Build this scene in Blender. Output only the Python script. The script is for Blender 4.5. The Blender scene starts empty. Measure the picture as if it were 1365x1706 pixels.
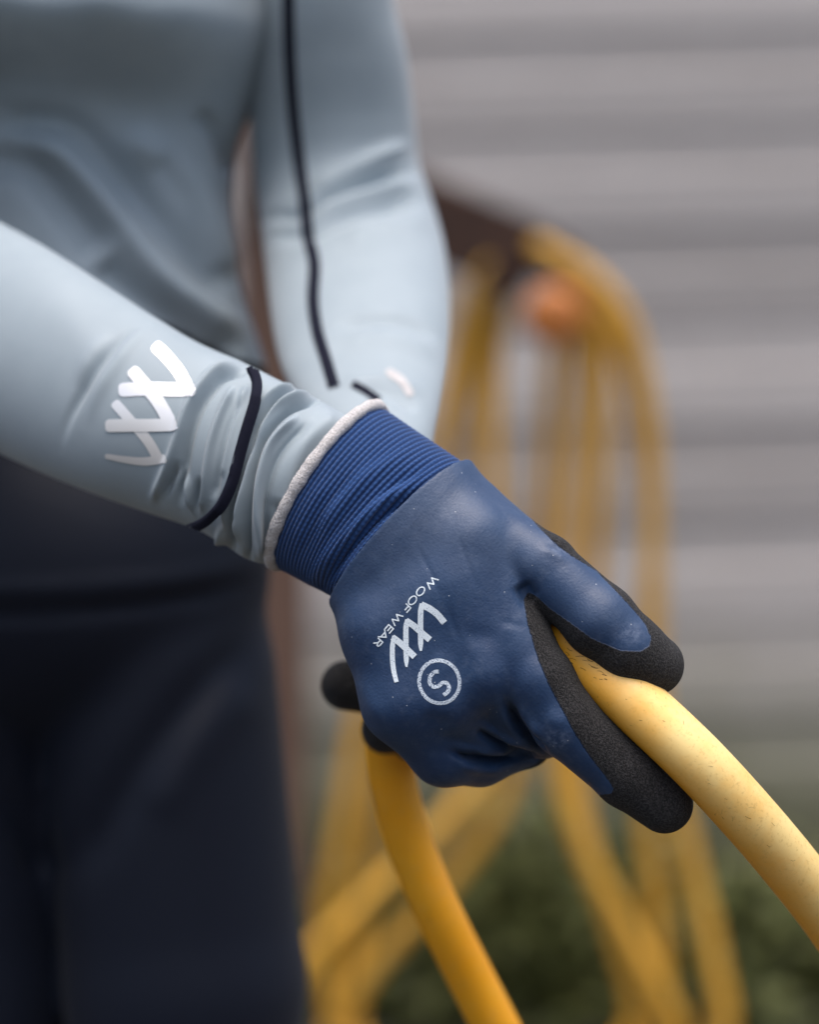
import bpy, math, random
import numpy as np
from mathutils import Vector
from mathutils.bvhtree import BVHTree

R = math.radians
rng = np.random.default_rng(7)
random.seed(7)
scene = bpy.context.scene
COL = scene.collection

# ------------------------------------------------------------------ camera, sky, sun, exposure
CAM_Z = 0.95
LENS, SENSOR = 85.0, 36.0
FOCUS = 1.048
cam_data = bpy.data.cameras.new('camera')
cam_data.lens = LENS
cam_data.sensor_width = SENSOR
cam_data.sensor_fit = 'AUTO'
cam_data.clip_start = 0.05
cam_data.clip_end = 500
cam_data.dof.use_dof = True
cam_data.dof.focus_distance = FOCUS
cam_data.dof.aperture_fstop = 3.2
cam = bpy.data.objects.new('camera', cam_data)
cam.location = (0, 0, CAM_Z)
cam.rotation_euler = (R(90), 0, 0)
COL.objects.link(cam)
scene.camera = cam

SUN_EL, SUN_AZ = 74, 168          # elevation; compass-style azimuth seen from above (0 = +Y, clockwise)
world = bpy.data.worlds.new('World')
scene.world = world
world.use_nodes = True
wn = world.node_tree.nodes
wl = world.node_tree.links
bg = wn['Background']
sky = wn.new('ShaderNodeTexSky')
sky.sky_type = 'NISHITA'
sky.sun_disc = False
sky.sun_elevation = R(SUN_EL)
sky.sun_rotation = R(SUN_AZ)
sky.air_density = 1.0
sky.dust_density = 5.0
sky.ozone_density = 0.6
wl.new(sky.outputs[0], bg.inputs[0])
bg.inputs[1].default_value = 0.135

sun_d = bpy.data.lights.new('sun', 'SUN')
sun_d.energy = 1.4
sun_d.angle = R(50)
sun_d.color = (1.0, 0.95, 0.89)
sun = bpy.data.objects.new('sun', sun_d)
_az, _el = R(SUN_AZ), R(SUN_EL)
_dir = Vector((math.sin(_az) * math.cos(_el), math.cos(_az) * math.cos(_el), math.sin(_el)))
sun.rotation_euler = _dir.to_track_quat('Z', 'Y').to_euler()
sun.location = (-2, -2, 5)
COL.objects.link(sun)

vs = scene.view_settings
vs.view_transform = 'Standard'
vs.look = 'None'
vs.exposure = 0.86
vs.gamma = 1.0
vs.use_curve_mapping = False

# ------------------------------------------------------------------ helpers
FPX = LENS / SENSOR * 1706.0


def P(px, py, d):
    """point in the place that lies d metres in front of the viewpoint"""
    return np.array([(px - 682.5) / FPX * d, d, CAM_Z - (py - 853.0) / FPX * d])


def Pn(a):
    a = np.asarray(a, float)
    d = a[:, 2]
    return np.stack([(a[:, 0] - 682.5) / FPX * d, d, CAM_Z - (a[:, 1] - 853.0) / FPX * d], 1)


def toPx(v):
    d = v[:, 1]
    return np.stack([v[:, 0] / d * FPX + 682.5, (CAM_Z - v[:, 2]) / d * FPX + 853.0], 1)


def link(name, me, mats, parent=None, origin=None, smooth=True):
    if not isinstance(mats, (list, tuple)):
        mats = [mats]
    for m in mats:
        me.materials.append(m)
    n = len(me.vertices)
    co = np.empty(n * 3)
    me.vertices.foreach_get('co', co)
    co = co.reshape(-1, 3)
    if origin is None:
        origin = (co.min(0) + co.max(0)) / 2
    origin = np.asarray(origin, float)
    me.vertices.foreach_set('co', (co - origin).ravel())
    if smooth:
        me.polygons.foreach_set('use_smooth', [True] * len(me.polygons))
    me.update()
    o = bpy.data.objects.new(name, me)
    COL.objects.link(o)
    if parent is not None:
        o.parent = parent
        base = Vector((0, 0, 0))
        p = parent
        while p is not None:
            base += p.location
            p = p.parent
        o.location = Vector(origin) - base
    else:
        o.location = origin
    return o


def mesh(verts, faces):
    me = bpy.data.meshes.new('mesh')
    verts = np.asarray(verts, float)
    if isinstance(faces, np.ndarray):
        nf, k = faces.shape
        me.vertices.add(len(verts))
        me.vertices.foreach_set('co', verts.ravel())
        me.loops.add(nf * k)
        me.loops.foreach_set('vertex_index', faces.ravel().astype(np.int32))
        me.polygons.add(nf)
        me.polygons.foreach_set('loop_start', np.arange(nf, dtype=np.int32) * k)
        me.polygons.foreach_set('loop_total', np.full(nf, k, dtype=np.int32))
        me.update(calc_edges=True)
    else:
        me.from_pydata([tuple(v) for v in verts], [], faces)
    me.validate()
    return me


def add_float(me, name, vals):
    at = me.attributes.new(name, 'FLOAT', 'POINT')
    at.data.foreach_set('value', np.asarray(vals, np.float32))


def empty(name, loc, parent=None):
    o = bpy.data.objects.new(name, None)
    COL.objects.link(o)
    o.location = loc
    o.empty_display_size = 0.1
    return o


def tag(o, label=None, cat=None, group=None, kind=None):
    if label: o['label'] = label
    if cat: o['category'] = cat
    if group: o['group'] = group
    if kind: o['kind'] = kind
    return o


def crom(pts, n):
    """Catmull-Rom through pts, n samples, roughly even parameter"""
    pts = np.asarray(pts, float)
    m = len(pts)
    ext = np.vstack([2 * pts[0] - pts[1], pts, 2 * pts[-1] - pts[-2]])
    u = np.linspace(0, m - 1 - 1e-9, n)
    i = u.astype(int)
    t = (u - i)[:, None]
    p0, p1, p2, p3 = ext[i], ext[i + 1], ext[i + 2], ext[i + 3]
    return 0.5 * (2 * p1 + (p2 - p0) * t + (2 * p0 - 5 * p1 + 4 * p2 - p3) * t ** 2 + (3 * p1 - p0 - 3 * p2 + p3) * t ** 3)


def resample(pl, step):
    pl = np.asarray(pl, float)
    s = np.r_[0, np.cumsum(np.linalg.norm(np.diff(pl, axis=0), axis=1))]
    n = max(2, int(s[-1] / step) + 1)
    q = np.linspace(0, s[-1], n)
    return np.stack([np.interp(q, s, pl[:, k]) for k in range(pl.shape[1])], 1)


def tube(path, radius, seg=20, cap=True, wob=0.0):
    path = np.asarray(path, float)
    n = len(path)
    r = np.broadcast_to(np.asarray(radius, float), (n,))
    T = np.gradient(path, axis=0)
    T /= np.linalg.norm(T, axis=1)[:, None]
    ref = np.array([0.13, 0.92, 0.35])
    N = np.empty_like(T)
    v = ref - T[0] * np.dot(ref, T[0])
    N[0] = v / np.linalg.norm(v)
    for i in range(1, n):
        v = N[i - 1] - T[i] * np.dot(N[i - 1], T[i])
        N[i] = v / np.linalg.norm(v)
    B = np.cross(T, N)
    th = np.linspace(0, 2 * math.pi, seg, endpoint=False)
    V = path[:, None, :] + r[:, None, None] * (np.cos(th)[None, :, None] * N[:, None, :] + np.sin(th)[None, :, None] * B[:, None, :])
    V = V.reshape(-1, 3)
    i = np.arange(n - 1)[:, None] * seg
    j = np.arange(seg)[None, :]
    j2 = (j + 1) % seg
    F = np.stack([i + j, i + j2, i + seg + j2, i + seg + j], -1).reshape(-1, 4)
    faces = F.tolist()
    if cap:
        faces.append(list(range(seg))[::-1])
        faces.append([(n - 1) * seg + k for k in range(seg)])
    return V, faces


def grid_faces(n, m, wrap=True):
    i = np.arange(n - 1)[:, None]
    j = np.arange(m if wrap else m - 1)[None, :]
    j2 = (j + 1) % m
    return np.stack([i * m + j, i * m + j2, (i + 1) * m + j2, (i + 1) * m + j], -1).reshape(-1, 4)


def grid_normals(G, wrap=True):
    """G (n,m,3) closed in m"""
    du = np.gradient(G, axis=0)
    dv = np.roll(G, -1, 1) - np.roll(G, 1, 1) if wrap else np.gradient(G, axis=1)
    N = np.cross(du, dv)
    N /= np.linalg.norm(N, axis=2)[..., None] + 1e-12
    return N


def poly_dist(px, pl):
    """distance of 2-D points to an open polyline, and position along it 0..1"""
    pl = np.asarray(pl, float)
    best = np.full(len(px), 1e9)
    along = np.zeros(len(px))
    L = np.r_[0, np.cumsum(np.linalg.norm(np.diff(pl, axis=0), axis=1))]
    for k in range(len(pl) - 1):
        a, b = pl[k], pl[k + 1]
        ab = b - a
        l2 = np.dot(ab, ab)
        t = np.clip(((px - a) @ ab) / l2, 0, 1)
        d = np.linalg.norm(px - (a + t[:, None] * ab), axis=1)
        m = d < best
        best[m] = d[m]
        along[m] = (L[k] + t[m] * (L[k + 1] - L[k])) / L[-1]
    return best, along


def creases(V, N, lst, taper=0.25):
    """push cloth in (negative) or out (positive) along fold lines; lst of (polyline, width, depth mm)"""
    px = toPx(V)
    view = V - np.array([0, 0, CAM_Z])
    view /= np.linalg.norm(view, axis=1)[:, None]
    face = np.clip(-(N * view).sum(1) * 3 + 0.3, 0, 1)
    disp = np.zeros(len(V))
    for cr in lst:
        pl, w, h = cr[:3]
        tp = cr[3] if len(cr) > 3 else taper
        pl = crom(pl, max(12, len(pl) * 6)) if len(pl) > 2 else np.asarray(pl, float)
        lo, hi = pl.min(0) - 4 * w, pl.max(0) + 4 * w
        m = np.all((px > lo) & (px < hi), axis=1) & (face > 0)
        if not m.any():
            continue
        d, al = poly_dist(px[m], pl)
        e = np.clip(np.minimum(al, 1 - al) / tp, 0, 1)
        e = e * e * (3 - 2 * e)
        disp[m] += h * 0.001 * np.exp(-(d / w) ** 2) * (0.04 + 0.96 * e) * face[m]
    return V + N * disp[:, None]


def poly_sd(px, poly):
    """signed distance to a closed polygon (negative inside)"""
    poly = np.asarray(poly, float)
    d, _ = poly_dist(px, np.vstack([poly, poly[:1]]))
    x, y = px[:, 0], px[:, 1]
    ins = np.zeros(len(px), bool)
    n = len(poly)
    for k in range(n):
        (x1, y1), (x2, y2) = poly[k], poly[(k + 1) % n]
        if y1 == y2:
            continue
        c = ((y1 > y) != (y2 > y)) & (x < (x2 - x1) * (y - y1) / (y2 - y1) + x1)
        ins ^= c
    return np.where(ins, -d, d)


# --- signed distance volumes
class Vol:
    def __init__(s, lo, hi, h):
        s.lo, s.h = np.array(lo, float), h
        s.n = np.ceil((np.array(hi, float) - s.lo) / h).astype(int) + 1
        s.ax = [(s.lo[k] + h * np.arange(s.n[k])).astype(np.float32) for k in range(3)]

    def new(s):
        return np.full(s.n, 400.0, np.float32)

    def sl(s, lo, hi):
        a = np.clip(np.floor((np.array(lo) - s.lo) / s.h).astype(int), 0, s.n)
        b = np.clip(np.ceil((np.array(hi) - s.lo) / s.h).astype(int) + 1, 0, s.n)
        return tuple(slice(x, y) for x, y in zip(a, b))

    def cone(s, A, B, margin=90):
        a, ra, b, rb = np.array(A[:3], float), A[3], np.array(B[:3], float), B[3]
        m = max(ra, rb) + margin
        sl = s.sl(np.minimum(a, b) - m, np.maximum(a, b) + m)
        X, Y, Z = s.ax[0][sl[0]][:, None, None], s.ax[1][sl[1]][None, :, None], s.ax[2][sl[2]][None, None, :]
        ab = b - a
        l2 = float(ab @ ab) + 1e-9
        t = ((X - a[0]) * ab[0] + (Y - a[1]) * ab[1] + (Z - a[2]) * ab[2]) / l2
        t = np.clip(t, 0, 1)
        d = np.sqrt((X - a[0] - t * ab[0]) ** 2 + (Y - a[1] - t * ab[1]) ** 2 + (Z - a[2] - t * ab[2]) ** 2) - (ra + (rb - ra) * t)
        return sl, d.astype(np.float32)

    def ell(s, c, r, margin=90):
        c, r = np.array(c, float), np.array(r, float)
        sl = s.sl(c - r - margin, c + r + margin)
        X, Y, Z = s.ax[0][sl[0]][:, None, None], s.ax[1][sl[1]][None, :, None], s.ax[2][sl[2]][None, None, :]
        k = np.sqrt(((X - c[0]) / r[0]) ** 2 + ((Y - c[1]) / r[1]) ** 2 + ((Z - c[2]) / r[2]) ** 2)
        return sl, ((k - 1) * r.min()).astype(np.float32)

    def add(s, vol, prim, k):
        sl, d = prim
        vol[sl] = smin(vol[sl], d, k)

    def chain(s, pts, k):
        v = s.new()
        for a, b in zip(pts[:-1], pts[1:]):
            s.add(v, s.cone(a, b), k)
        return v

    def mesh(s, vol):
        return surface_nets(vol, s.lo, s.h)


def smin(a, b, k):
    if k <= 0:
        return np.minimum(a, b)
    h = np.clip(1 - np.abs(a - b) / k, 0, None)
    return np.minimum(a, b) - h * h * k * 0.25


def surface_nets(vol, lo, h):
    nx, ny, nz = vol.shape
    ins = vol < 0
    c = [ins[i:nx - 1 + i, j:ny - 1 + j, k:nz - 1 + k] for i in (0, 1) for j in (0, 1) for k in (0, 1)]
    tot = sum(x.astype(np.int8) for x in c)
    act = (tot > 0) & (tot < 8)
    I = np.argwhere(act)
    idx = np.full(act.shape, -1, np.int64)
    idx[act] = np.arange(len(I))
    acc = np.zeros((len(I), 3))
    cnt = np.zeros(len(I))
    cor = [(i, j, k) for i in (0, 1) for j in (0, 1) for k in (0, 1)]
    for a in range(8):
        for b in range(a + 1, 8):
            da = np.array(cor[b]) - np.array(cor[a])
            if np.abs(da).sum() != 1:
                continue
            va = vol[I[:, 0] + cor[a][0], I[:, 1] + cor[a][1], I[:, 2] + cor[a][2]]
            vb = vol[I[:, 0] + cor[b][0], I[:, 1] + cor[b][1], I[:, 2] + cor[b][2]]
            m = (va < 0) != (vb < 0)
            t = (va[m] / (va[m] - vb[m]))[:, None]
            acc[m] += np.array(cor[a]) + t * da
            cnt[m] += 1
    V = lo + h * (I + acc / cnt[:, None])
    F = []
    for ax in range(3):
        sa = [slice(None)] * 3
        sb = [slice(None)] * 3
        sa[ax] = slice(0, -1)
        sb[ax] = slice(1, None)
        ia, ib = ins[tuple(sa)], ins[tuple(sb)]
        cr = ia != ib
        E = np.argwhere(cr)
        o1, o2 = [k for k in range(3) if k != ax]
        ok = (E[:, o1] > 0) & (E[:, o2] > 0) & (E[:, o1] < vol.shape[o1] - 1) & (E[:, o2] < vol.shape[o2] - 1)
        E = E[ok]
        q = []
        for d1, d2 in ((0, 0), (1, 0), (1, 1), (0, 1)):
            e = E.copy()
            e[:, o1] -= 1 - d1
            e[:, o2] -= 1 - d2
            q.append(idx[e[:, 0], e[:, 1], e[:, 2]])
        q = np.stack(q, 1)
        flip = ia[E[:, 0], E[:, 1], E[:, 2]]
        if ax == 1:
            flip = ~flip
        q[~flip] = q[~flip][:, ::-1]
        F.append(q)
    F = np.vstack(F)
    F = F[(F >= 0).all(1)]
    return V, F


def mesh_normals(V, F):
    n = np.cross(V[F[:, 2]] - V[F[:, 0]], V[F[:, 3]] - V[F[:, 1]])
    N = np.zeros_like(V)
    for k in range(4):
        np.add.at(N, F[:, k], n)
    return N / (np.linalg.norm(N, axis=1)[:, None] + 1e-15)


def smooth(V, F, it=1, lam=0.5):
    E = np.vstack([F[:, [0, 1]], F[:, [1, 2]], F[:, [2, 3]], F[:, [3, 0]]])
    for _ in range(it):
        acc = np.zeros_like(V)
        cnt = np.zeros(len(V))
        np.add.at(acc, E[:, 0], V[E[:, 1]])
        np.add.at(acc, E[:, 1], V[E[:, 0]])
        np.add.at(cnt, E[:, 0], 1)
        np.add.at(cnt, E[:, 1], 1)
        V = V + lam * (acc / np.maximum(cnt, 1)[:, None] - V)
    return V


# ------------------------------------------------------------------ materials
class Mat:
    def __init__(s, name, color=(0.5, 0.5, 0.5), rough=0.6, spec=0.5, metal=0.0, sheen=0.0):
        s.m = bpy.data.materials.new(name)
        s.m.use_nodes = True
        s.nt = s.m.node_tree
        s.b = s.nt.nodes['Principled BSDF']
        s.b.inputs['Base Color'].default_value = (*color, 1)
        s.b.inputs['Roughness'].default_value = rough
        s.b.inputs['Specular IOR Level'].default_value = spec
        s.b.inputs['Metallic'].default_value = metal
        s.b.inputs['Sheen Weight'].default_value = sheen
        s.tc = s.nt.nodes.new('ShaderNodeTexCoord')

    def n(s, t, **kw):
        nd = s.nt.nodes.new(t)
        for k, v in kw.items():
            setattr(nd, k, v)
        return nd

    def l(s, a, b):
        s.nt.links.new(a, b)

    def coord(s, scale=(1, 1, 1), src='Object', rot=(0, 0, 0)):
        mp = s.n('ShaderNodeMapping')
        mp.inputs['Scale'].default_value = scale
        mp.inputs['Rotation'].default_value = rot
        s.l(s.tc.outputs[src], mp.inputs[0])
        return mp.outputs[0]

    def noise(s, scale, detail=4, rough=0.55, vec=None, dist=0.0):
        nd = s.n('ShaderNodeTexNoise')
        nd.inputs['Scale'].default_value = scale
        nd.inputs['Detail'].default_value = detail
        nd.inputs['Roughness'].default_value = rough
        nd.inputs['Distortion'].default_value = dist
        s.l(vec if vec is not None else s.tc.outputs['Object'], nd.inputs['Vector'])
        return nd.outputs['Fac']

    def vor(s, scale, vec=None, feature='F1', out='Distance'):
        nd = s.n('ShaderNodeTexVoronoi', feature=feature)
        nd.inputs['Scale'].default_value = scale
        s.l(vec if vec is not None else s.tc.outputs['Object'], nd.inputs['Vector'])
        return nd.outputs[out]

    def attr(s, name):
        a = s.n('ShaderNodeAttribute', attribute_name=name)
        return a.outputs['Fac']

    def rng(s, x, a, b, c=0.0, d=1.0, smooth=False):
        m = s.n('ShaderNodeMapRange')
        if smooth: m.interpolation_type = 'SMOOTHSTEP'
        for k, v in zip((1, 2, 3, 4), (a, b, c, d)):
            m.inputs[k].default_value = v
        s.l(x, m.inputs[0])
        return m.outputs[0]

    def math(s, op, a, b=None):
        m = s.n('ShaderNodeMath', operation=op)
        for k, v in enumerate((a, b)):
            if v is None: continue
            if isinstance(v, (int, float)): m.inputs[k].default_value = v
            else: s.l(v, m.inputs[k])
        return m.outputs[0]

    def mix(s, fac, a, b):
        m = s.n('ShaderNodeMix', data_type='RGBA')
        for k, v in ((0, fac), (6, a), (7, b)):
            if isinstance(v, tuple): m.inputs[k].default_value = (*v, 1)
            elif isinstance(v, (int, float)): m.inputs[k].default_value = v
            else: s.l(v, m.inputs[k])
        return m.outputs[2]

    def color(s, c):
        s.l(c, s.b.inputs['Base Color'])

    def rough(s, c):
        s.l(c, s.b.inputs['Roughness'])

    def bump(s, h, strength=0.3, dist=0.001, prev=None):
        b = s.n('ShaderNodeBump')
        b.inputs['Strength'].default_value = strength
        b.inputs['Distance'].default_value = dist
        s.l(h, b.inputs['Height'])
        if prev is not None: s.l(prev, b.inputs['Normal'])
        s.l(b.outputs[0], s.b.inputs['Normal'])
        return b.outputs[0]


def make_materials():
    M = {}
    # shirt: thin stretch jersey
    a = Mat('shirt_jersey', (0.30, 0.37, 0.41), 0.62, 0.35, sheen=0.25)
    a.b.inputs['Sheen Roughness'].default_value = 0.4
    mott = a.noise(30, 3)
    a.color(a.mix(a.rng(mott, 0.3, 0.7), (0.256, 0.310, 0.347), (0.288, 0.341, 0.378)))
    w = a.noise(1800, 2)
    a.bump(w, 0.12, 0.0005)
    M['shirt'] = a.m
    a = Mat('dark_piping', (0.008, 0.009, 0.019), 0.85, 0.12)
    a.bump(a.noise(2500, 2), 0.3, 0.0005)
    M['piping'] = a.m
    a = Mat('leggings_jersey', (0.0035, 0.0065, 0.0165), 0.6, 0.22, sheen=0.05)
    a.bump(a.noise(1500, 2), 0.15, 0.0005)
    M['leggings'] = a.m
    # reflective print
    a = Mat('reflective_print', (0.8, 0.8, 0.8), 0.42, 0.5, metal=0.45)
    M['silver'] = a.m
    # coated glove: navy nitrile back, black foam palm (attribute "palm")
    a = Mat('glove_coating', (0.02, 0.04, 0.11), 0.5, 0.5, sheen=0.06)
    palm = a.attr('palm')
    n1 = a.noise(38, 5, 0.6)
    n2 = a.noise(140, 4, 0.6)
    n3 = a.noise(900, 2)
    navy = a.mix(a.rng(n1, 0.35, 0.75), (0.0075, 0.0285, 0.083), (0.0125, 0.043, 0.111))
    dust = a.math('MULTIPLY', a.rng(a.noise(260, 6, 0.7), 0.46, 0.74), a.rng(a.noise(60, 4, 0.6), 0.34, 0.70))
    navy = a.mix(a.math('ADD', a.math('MULTIPLY', dust, 0.22), a.math('MULTIPLY', a.attr('painted_sheen'), a.rng(a.noise(90, 6, 0.7), 0.25, 0.7, 0.10, 0.30))), navy, (0.16, 0.20, 0.28))  # dust, plus a sky sheen painted into the navy
    scuff = a.math('MULTIPLY', a.attr('scuff'), a.rng(a.noise(420, 4, 0.7), 0.42, 0.62))
    navy = a.mix(a.math('MULTIPLY', scuff, 0.6), navy, (0.20, 0.25, 0.36))
    v = a.n('ShaderNodeTexVoronoi')
    v.inputs['Scale'].default_value = 330
    a.l(a.tc.outputs['Object'], v.inputs['Vector'])
    sepc = a.n('ShaderNodeSeparateColor')
    a.l(v.outputs['Color'], sepc.inputs[0])
    specks = a.math('MULTIPLY', a.math('LESS_THAN', v.outputs['Distance'], 0.085), a.math('GREATER_THAN', sepc.outputs[0], 0.86))
    navy = a.mix(a.math('MULTIPLY', specks, 0.8), navy, (0.45, 0.48, 0.52))
    g1 = a.noise(1150, 3, 0.65)
    black = a.mix(a.rng(g1, 0.42, 0.68), (0.005, 0.005, 0.006), (0.048, 0.046, 0.048))
    edge = a.math('ADD', palm, a.math('MULTIPLY', a.math('SUBTRACT', a.noise(700, 3), 0.5), 0.35))
    pm = a.rng(edge, 0.38, 0.62, smooth=True)
    a.color(a.mix(pm, navy, black))
    rn = a.rng(n1, 0.3, 0.7, 0.46, 0.60)
    mr = a.n('ShaderNodeMix')
    a.l(pm, mr.inputs[0]); a.l(rn, mr.inputs[2]); mr.inputs[3].default_value = 0.85
    a.rough(mr.outputs[0])
    sp = a.n('ShaderNodeMix')
    a.l(pm, sp.inputs[0]); sp.inputs[2].default_value = 0.45; sp.inputs[3].default_value = 0.25
    a.l(sp.outputs[0], a.b.inputs['Specular IOR Level'])
    weave = a.n('ShaderNodeTexWave', wave_type='BANDS', bands_direction='X')
    weave.inputs['Scale'].default_value = 160
    weave.inputs['Distortion'].default_value = 3.5
    weave.inputs['Detail'].default_value = 2
    weave.inputs['Detail Scale'].default_value = 1.5
    a.l(a.coord((1, 1, 1), rot=(0, R(-40), 0)), weave.inputs['Vector'])
    hb = a.math('ADD', a.math('MULTIPLY', weave.outputs['Fac'], 0.02), a.math('MULTIPLY', n3, 0.25))
    hb = a.math('ADD', a.math('MULTIPLY', hb, 0.6), a.math('MULTIPLY', n2, 0.2))
    foam = a.math('ADD', a.math('MULTIPLY', g1, 1.6), a.math('MULTIPLY', a.noise(3200, 2), 0.6))
    mh = a.n('ShaderNodeMix')
    a.l(pm, mh.inputs[0]); a.l(hb, mh.inputs[2]); a.l(foam, mh.inputs[3])
    a.bump(mh.outputs[0], 0.7, 0.0014)
    M['glove'] = a.m
    # knitted cuff, uv: x round the wrist, y along
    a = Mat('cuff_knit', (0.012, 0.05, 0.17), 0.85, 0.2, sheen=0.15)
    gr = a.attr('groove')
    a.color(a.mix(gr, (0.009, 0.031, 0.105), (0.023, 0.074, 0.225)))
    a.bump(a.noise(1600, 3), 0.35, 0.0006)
    M['cuff'] = a.m
    a = Mat('cuff_hem_knit', (0.50, 0.48, 0.48), 0.9, 0.2, sheen=0.2)
    hv = a.noise(1300, 3)
    a.color(a.mix(a.rng(hv, 0.35, 0.6), (0.36, 0.34, 0.34), (0.62, 0.60, 0.60)))
    a.bump(hv, 0.8, 0.001)
    M['hem'] = a.m
    a = Mat('glove_print', (0.6, 0.66, 0.72), 0.6, 0.4)
    pn = a.noise(2300, 2, 0.5)
    a.color(a.mix(a.rng(pn, 0.32, 0.40), (0.16, 0.22, 0.32), (0.66, 0.74, 0.80)))
    M['print'] = a.m
    a = Mat('glove_print_worn', (0.5, 0.55, 0.62), 0.6, 0.4)
    pn = a.noise(2500, 2, 0.5)
    a.color(a.mix(a.rng(pn, 0.41, 0.50), (0.06, 0.09, 0.17), (0.56, 0.64, 0.72)))
    M['print_worn'] = a.m
    # hose rubber
    a = Mat('yellow_hose_rubber', (0.6, 0.3, 0.02), 0.42, 0.45)
    b1 = a.noise(22, 4, 0.6)
    b2 = a.noise(160, 4, 0.65)
    c = a.mix(a.rng(b1, 0.3, 0.7), (0.82, 0.335, 0.005), (0.82, 0.375, 0.014))
    c = a.mix(a.math('MULTIPLY', a.rng(b2, 0.5, 0.75), 0.22), c, (0.62, 0.40, 0.09))
    bl = a.math('MULTIPLY', a.attr('bleach_highlight'), a.rng(a.noise(55, 4, 0.65), 0.25, 0.6, 0.55, 1.0))  # bleached length and its painted highlight, broken up by noise
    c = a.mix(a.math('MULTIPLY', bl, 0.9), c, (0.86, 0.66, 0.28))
    c = a.mix(a.math('MULTIPLY', a.math('MULTIPLY', a.attr('bleach_highlight'), a.rng(a.noise(520, 3, 0.7), 0.55, 0.72)), 0.5), c, (0.50, 0.28, 0.06))
    stain = a.math('MULTIPLY', a.rng(a.noise(420, 3, 0.7), 0.62, 0.76), a.rng(a.noise(45, 2), 0.45, 0.62))
    c = a.mix(a.math('MULTIPLY', stain, 0.4), c, (0.22, 0.09, 0.02))
    scr = a.noise(90, 3, 0.6, a.coord((12, 3, 2.2), rot=(0, R(38), R(15))))
    scrm = a.math('MULTIPLY', a.rng(scr, 0.66, 0.70), a.rng(a.noise(26, 2), 0.50, 0.60))
    c = a.mix(a.math('MULTIPLY', scrm, 0.85), c, (0.07, 0.035, 0.012))
    a.color(c)
    a.rough(a.rng(b2, 0.3, 0.7, 0.36, 0.55))
    a.bump(b2, 0.12, 0.001)
    M['hose'] = a.m
    M['mark'] = Mat('dirt_mark', (0.13, 0.065, 0.018), 0.8, 0.2).m
    a = Mat('faded_hose_rubber', (0.5, 0.27, 0.035), 0.5, 0.4)
    c = a.mix(a.rng(a.noise(9, 4, 0.6), 0.3, 0.7), (0.50, 0.26, 0.022), (0.56, 0.31, 0.045))
    a.color(c)
    M['hose_far'] = a.m
    a = Mat('orange_plastic', (0.50, 0.17, 0.04), 0.45, 0.5)
    a.bump(a.noise(200, 2), 0.1, 0.001)
    M['orange'] = a.m
    # rusty brown bracket
    a = Mat('rusty_brown_steel', (0.05, 0.025, 0.018), 0.8, 0.3)
    a.color(a.mix(a.rng(a.noise(14, 5, 0.65), 0.35, 0.65), (0.022, 0.012, 0.010), (0.055, 0.026, 0.016)))
    a.bump(a.noise(120, 4), 0.4, 0.002)
    M['bracket'] = a.m
    a = Mat('brown_timber', (0.10, 0.06, 0.045), 0.8, 0.3)
    a.color(a.mix(a.rng(a.noise(10, 5, 0.65, a.coord((8, 8, 1))), 0.35, 0.65), (0.075, 0.042, 0.03), (0.13, 0.08, 0.06)))
    a.bump(a.noise(40, 4, 0.6, a.coord((8, 8, 1))), 0.4, 0.002)
    M['post'] = a.m
    # weathered cladding board
    a = Mat('weathered_board', (0.28, 0.26, 0.27), 0.85, 0.25)
    oi = a.n('ShaderNodeObjectInfo')
    g = a.noise(6, 6, 0.65, a.coord((0.35, 6, 9)))
    gf = a.noise(30, 5, 0.7, a.coord((0.3, 5, 10)))
    c = a.mix(a.rng(g, 0.3, 0.7), (0.31, 0.292, 0.284), (0.42, 0.405, 0.405))
    c = a.mix(a.math('MULTIPLY', a.rng(gf, 0.45, 0.75), 0.6), c, (0.135, 0.122, 0.118))
    hs = a.n('ShaderNodeHueSaturation')
    a.l(a.rng(oi.outputs['Random'], 0, 1, 0.80, 1.16), hs.inputs['Value'])
    a.l(c, hs.inputs['Color'])
    # green algae creeping up from the damp ground, blotchy edge, real stain
    geo = a.n('ShaderNodeNewGeometry')
    sx = a.n('ShaderNodeSeparateXYZ')
    a.l(geo.outputs['Position'], sx.inputs[0])
    zz = a.math('ADD', sx.outputs[2], a.math('MULTIPLY', a.math('SUBTRACT', a.noise(3.0, 4), 0.5), 0.30))
    al = a.rng(zz, 0.84, 0.54, 0.0, 1.0, smooth=True)
    al2 = a.rng(zz, 0.66, 0.42, 0.0, 1.0, smooth=True)
    c = a.mix(a.math('MULTIPLY', al, 0.7), hs.outputs['Color'], (0.19, 0.19, 0.14))
    c = a.mix(a.math('MULTIPLY', al2, 0.85), c, (0.11, 0.112, 0.065))
    a.color(c)
    a.bump(gf, 0.5, 0.002)
    M['board'] = a.m
    a = Mat('trodden_earth', (0.06, 0.055, 0.045), 0.95, 0.2)
    a.color(a.mix(a.rng(a.noise(6, 6, 0.7), 0.35, 0.65), (0.050, 0.044, 0.036), (0.095, 0.086, 0.072)))
    a.bump(a.noise(60, 5, 0.7), 0.8, 0.02)
    M['ground'] = a.m
    a = Mat('leaf', (0.045, 0.07, 0.02), 0.55, 0.4)
    oi = a.n('ShaderNodeObjectInfo')
    a.color(a.mix(a.attr('tint'), (0.075, 0.09, 0.026), (0.165, 0.175, 0.058)))
    M['leaf'] = a.m
    M['stem'] = Mat('stem', (0.05, 0.035, 0.02), 0.9, 0.2).m
    a = Mat('skin', (0.50, 0.30, 0.22), 0.5, 0.4)
    a.b.inputs['Subsurface Weight'].default_value = 0.1
    M['skin'] = a.m
    M['hair'] = Mat('hair', (0.05, 0.03, 0.015), 0.55, 0.4).m
    M['boot'] = Mat('boot_rubber', (0.012, 0.012, 0.014), 0.5, 0.4).m
    return M


MAT = make_materials()

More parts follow.
